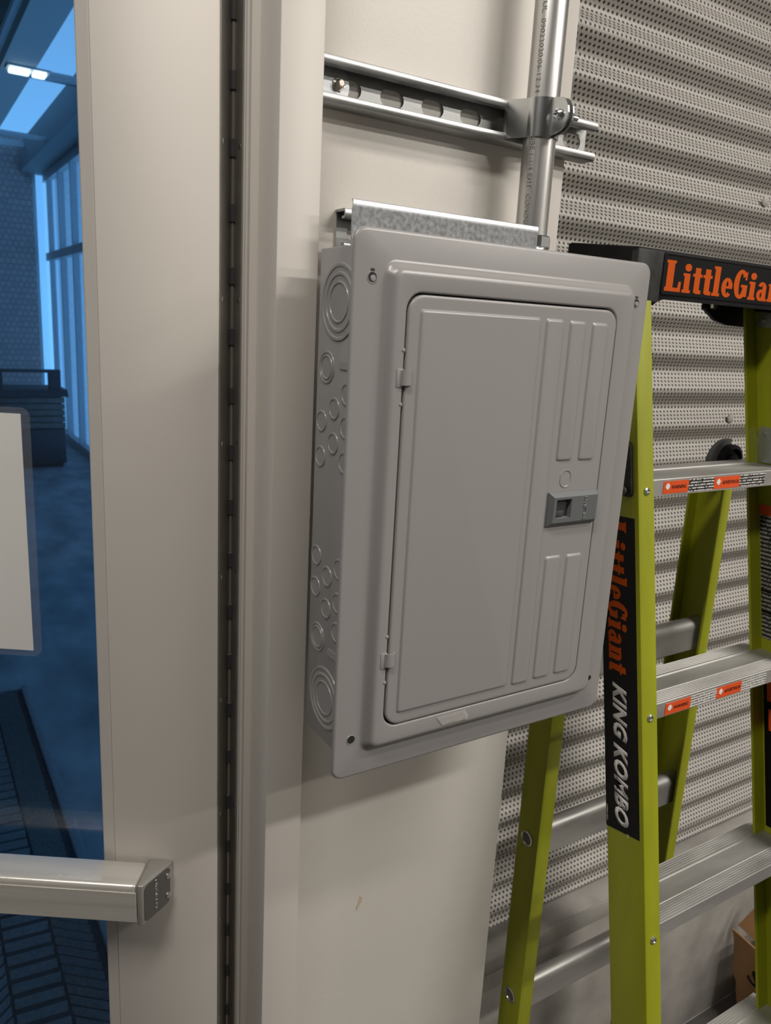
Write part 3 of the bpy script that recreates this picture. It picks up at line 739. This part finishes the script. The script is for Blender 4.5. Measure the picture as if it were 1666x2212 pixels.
# side label on the left rail : runs down the outer web
def wl(Z, d, off=.0003): return Vector((XL - off, FY(Z) + d, H + Z))
bm = bmesh.new()
prism(bm, [(.2090, .0070), (-.2150, .0070), (-.2255, .0655), (.2045, .0655)], lambda p: wl(p[0], p[1], -.0001), lambda p: wl(p[0], p[1], .0003))
sl = finish('side_label', bm, black_lab, lad, None, 'black side label with orange and white lettering')
rd = Vector((0, -kk, -1)).normalized()            # downwards along the rail
fwd = Vector((0, -1, 0))                          # towards the front flange
slab_text('lettering', 'LittleGiant', orange, rl, wl(.2010, .0545, .0004), rd, fwd, .2075, .0335, .0002)
text('lettering', 'KING KOMBO', white_pr, rl, wl(-.0180, .0495, .0004), rd, fwd, .1960, .0245, .0002, .045, shear=.22, space=1.06)
text('lettering', 'TM', white_pr, rl, wl(-.2170, .0290, .0004), rd, fwd, .005, .0035, .0002, .0)
text('lettering', '10984-201', white_pr, rl, wl(-.1950, .0640, .0004), rd, fwd, .022, .0018, .0002, .0)
# labels inside the right rail
def il(nm, m, z0, z1, d0, d1, off=.0048):
    bm = bmesh.new()
    prism(bm, [(z0, d0), (z1, d0), (z1, d1), (z0, d1)], lambda p: (XR(p[0]) - .0042, FY(p[0]) + p[1], H + p[0]), lambda p: (XR(p[0]) - off, FY(p[0]) + p[1], H + p[0]))
    return finish(nm, bm, m, rr)
il('warning_label', fine_black, -.020, .176, .006, .0615); il('label_header', orange_lab, .1765, .192, .006, .0615)
for z0, z1 in ((-.016, .025), (.090, .093), (.0545, .0575)): il('label_rule', black_lab, z0 + (.041 - .004 if z1 - z0 > .02 else 0), z1, .006, .0615, .0050)
il('safety_label', black_lab, -.330, -.045, .006, .0600)
il('label_panel', orange_lab, -.120, -.085, .006, .054, .0050); il('label_panel', orange_lab, -.168, -.133, .006, .052, .0050)
il('label_panel', white_worn, -.215, -.190, .012, .047, .0050)
lt('label_ring', white_worn, rr, [(.0070, 0), (.0070, .0003), (.0050, .0003), (.005, 0)], (XR(-.27) - .0048, FY(-.27) + .042, H - .262), (-1, 0, 0), seg=20)
text('lettering', 'O', white_pr, rr, (XR(-.25) - .0050, FY(-.25) + .036, H - .252), (0, -1, 0), (0, 0, 1), .006, .008, .0002, .03)
text('lettering', 'C', white_pr, rr, (XR(-.28) - .0050, FY(-.28) + .045, H - .290), (0, -1, 0), (0, 0, 1), .006, .006, .0002, .03)
# caution labels on the two upper steps
def caution(Z, xs, bgm, stp):
    zt, zb2 = Z - .0030, Z - .0200; y = FY(Z) + .0045
    for i, (a, b) in enumerate(zip(xs, xs[1:])):
        o = bx('caution_label', orange_lab if i % 2 == 0 else bgm, stp, a, b, y - .0004, y + .0002, H + zb2, H + zt)
        if i % 2 == 0:
            w = 'WARNING' if i == 0 else 'ADVERTENCIA'
            text('lettering', w, black_lab, stp, (a + (b - a) * .32, y - .0004, H + zb2 + .0062), (1, 0, 0), (0, 0, 1), (b - a) * (.58 if i == 0 else .64), .0050, .0002, .01)
            bm = bmesh.new(); cxx = a + (b - a) * .17
            prism(bm, [(-.0045, -.001), (.001, -.0045), (.0045, .001), (.001, .0050), (-.003, .0035)], lambda p: (cxx + p[0], y - .0003, H + zb2 + .0095 + p[1]), lambda p: (cxx + p[0], y - .0006, H + zb2 + .0095 + p[1]))
            finish('hand_symbol', bm, white_pr, stp)
caution(.2565, (.5200, .5712, .6262, .6843, .7442), fine_black2, steps[0])
caution(-.0385, (.5182, .5706, .6276, .6856, .7456), fine_white, steps[1])

# ================================================================== CARDBOARD BOX at the foot of the curb
cb = thing('cardboard_box', 'brown cardboard box with a torn flap on the floor behind the ladder', 'box', (1.60, .15, 0))
bm = bmesh.new()
xl = 1.345; N = 14
left = [(-.12, 0), (.262, 0)] + [(.262 + .062 * i / N + random.uniform(-.004, .004), .262 * i / N) for i in range(1, N + 1)] + [(-.12, .20)]
prism(bm, left, lambda p: (xl, p[0], p[1]), lambda p: (xl + .005, p[0], p[1])); finish('side', bm, cardboard, cb)
bx('side', cardboard, cb, xl + .006, 1.80, -.12, -.115, .0, .20)
bx('side', cardboard, cb, 1.795, 1.80, -.114, .255, .0, .22)
bx('side', cardboard, cb, xl + .006, 1.794, .25, .255, .0, .26)
bx('bottom', cardboard, cb, xl + .006, 1.794, -.114, .249, .001, .006)
bm = bmesh.new()
prism(bm, [(-.115, .200), (.323, .263), (.290, .350), (.27, .338), (.262, .343), (.1, .300), (-.1, .268)], lambda p: (xl + (p[1] - .2) * .35, p[0], p[1] + .001), lambda p: (xl + .005 + (p[1] - .2) * .35, p[0], p[1] + .001)); finish('flap', bm, mat('cardboard_inside', (.40, .22, .10), .8, 0, .06, 20), cb)
text('lettering', 'SINE', black_lab, cb, (xl - .0005, .268, .165), Vector((0, -.90, -.43)).normalized(), Vector((0, -.43, .90)).normalized(), .15, .040, .0003, .01)

# ================================================================== ENTRANCE HALL beyond the glass door
struct(bx('floor_entry', blue_floor, None, -3.2, 1.55, .345, 11.4, -.1, 0))
struct(bx('wall_far', brick, None, -3.2, 1.36, 11.3, 11.5, 0, 3.9))
struct(bx('wall_entry', plaster, None, -3.3, -3.2, .30, 11.5, 0, 3.9))
struct(bx('ceiling_deck', deckm, None, -3.2, .50, .30, 11.5, 3.62, 3.75))
struct(bx('ceiling_soffit', soffit_m, None, 1.22, 1.62, .56, 11.4, 3.42, 3.75))
for i, (x0, x1) in enumerate(((.50, .66),)):
    b1 = struct(bx('trim_beam', steel_beam, None, x0, x1, .56, 11.4, 3.40, 3.75))
    bx('flange', steel_beam, b1, x0 - .03, x1 + .03, .56, 11.4, 3.385, 3.40)
    bx('conduit_run', mullion, b1, x0 - .09, x0 - .05, .56, 11.4, 3.42, 3.46)
for y in (6.6, 9.2):
    struct(lt('trim_tie', mullion, None, [(.022, 0), (.022, .56)], (.66, y, 3.48), (1, 0, 0), seg=12))
# skylight between beam and soffit
sk = thing('window_2', 'skylight strip above the entrance hall', None, (.94, 5, 3.66), kind='structure')
for i in range(4):
    y0 = .6 + i * 3.4
    bx('bar', mullion, sk, .662, 1.218, y0 - .03, y0 + .028, 3.63, 3.70)
# window wall
wn = thing('window_1', 'glazed wall with slim mullions along the entrance hall', None, (1.52, 5.5, 0), kind='structure')
bx('sill', mullion, wn, 1.49, 1.57, .56, 11.3, 0.0, .09); bx('header', mullion, wn, 1.49, 1.57, .56, 11.3, 2.32, 2.42); bx('header', mullion, wn, 1.49, 1.57, .56, 11.3, 3.32, 3.42)
for i in range(14):
    y0 = .60 + i * .80
    bx('mullion', mullion, wn, 1.49, 1.56, y0 - .025, y0 + .025, .09, 2.32); bx('mullion', mullion, wn, 1.49, 1.56, y0 - .025, y0 + .025, 2.42, 3.32)
    if i < 13:
        bx('pane', wglass, wn, 1.52, 1.528, y0 + .025, y0 + .775, .09, 2.32); bx('pane', wglass, wn, 1.52, 1.528, y0 + .025, y0 + .775, 2.42, 3.32)
w3 = thing('window_3', 'tall narrow window at the end of the entrance hall', None, (1.43, 11.35, 0), kind='structure')
bx('frame_post', mullion, w3, 1.36, 1.40, 11.3, 11.38, 0, 3.42); bx('pane', wglass, w3, 1.40, 1.49, 11.33, 11.338, 0, 3.42)
# ribbed entrance mat
fm = thing('floor_mat', 'ribbed entrance mat lying on the floor beyond the door glass', 'mat', (-.6, 1.9, 0))
bx('mat_base', mat_back, fm, -1.26, .055, .75, 2.97, 0, .008)
bx('mat_border', matrubber, fm, .028, .058, .74, 2.975, .0, .026, bev=.004); bx('mat_border', matrubber, fm, -1.26, .028, 2.94, 2.972, .0, .026, bev=.004)
bm = bmesh.new()
cols = [(.005, -.085, 1), (-.093, -.205, 0), (-.213, -.300, -1), (-.308, -.42, 0), (-.428, -.515, 1), (-.523, -.635, 0)]
for xa, xb_, kd in cols:
    y = .78
    while y < 2.93:
        sk_ = {0: .012, 1: .075, -1: -.075}[kd]
        a0 = [(xa, y), (xb_, y + sk_)]
        wv = .0155 if kd == 0 else .011
        v = []
        for (px, py) in a0:
            v.append([bm.verts.new((px, min(2.94, py - wv), .008)), bm.verts.new((px, min(2.94, py), .024)), bm.verts.new((px, min(2.94, py + wv), .008))])
        bm.faces.new((v[0][0], v[1][0], v[1][1], v[0][1])); bm.faces.new((v[0][1], v[1][1], v[1][2], v[0][2]))
        bm.faces.new(v[0]); bm.faces.new(v[1][::-1])
        y += .050 if kd == 0 else .036
tag(finish('mat_ribs', bm, matrubber, fm), kind='stuff')
# litter bin
lb_ = thing('litter_bin', 'dark slatted litter bin with open hood in the entrance hall', 'bin', (.78, 8.7, 0))
bx('body', bin_dark, lb_, .42, 1.17, 8.42, 9.05, .04, .42, bev=.01); bx('plinth', bin_dark, lb_, .45, 1.14, 8.45, 9.02, 0, .04)
for i in range(5): bx('slat', wood_bin, lb_, .42, 1.17, 8.405, 8.44, .43 + i * .068, .49 + i * .068, bev=.005)
bx('core', bin_dark, lb_, .44, 1.15, 8.441, 9.03, .42, .76)
bm = bmesh.new(); prism(bm, [(8.38, .77), (9.07, .77), (9.07, .84), (8.46, .84)], lambda p: (.40, p[0], p[1]), lambda p: (1.21, p[0], p[1])); finish('lid', bm, bin_dark, lb_)
bx('hood_post', bin_dark, lb_, .44, .58, 8.47, 8.56, .84, 1.02); bx('hood_post', bin_dark, lb_, 1.03, 1.15, 8.47, 8.56, .84, 1.02); bx('hood_top', bin_dark, lb_, .44, 1.15, 8.46, 8.58, 1.02, 1.05)
# added glowing lamp standing for an interior ceiling light mirrored in the glass
hl = thing('ceiling_light', 'twin lamp added in the entrance hall for a mirrored ceiling light', 'lamp', (.65, 6.17, 3.385))
bx('housing', mullion, hl, .50, .79, 6.11, 6.25, 3.372, 3.385)
bx('tube', reflected_lamp_glow, hl, .515, .655, 6.12, 6.24, 3.345, 3.372, bev=.008); bx('tube', reflected_lamp_glow, hl, .675, .765, 6.12, 6.24, 3.345, 3.372, bev=.008)
# housings of the interior fixtures
for i, (x, y, z, ln, wd, rz, pw) in enumerate(LAMPS):
    nm = ['in the middle of the ladder aisle', 'close to the wall above the ladder', 'towards the back right of the room', 'in front of the glass door'][i]
    fx = thing('ceiling_light', 'white linear ceiling fixture ' + nm, 'lamp', (x, y, z + .01), 'linear ceiling fixtures')
    bx('housing', plaster, fx, x - ln / 2 - .02, x + ln / 2 + .02, y - wd / 2 - .02, y + wd / 2 + .02, z + .012, z + .08, bev=.01)
    bx('hanger', galv, fx, x - .4, x - .39, y - .005, y + .005, z + .08, 4.1); bx('hanger', galv, fx, x + .39, x + .4, y - .005, y + .005, z + .08, 4.1)
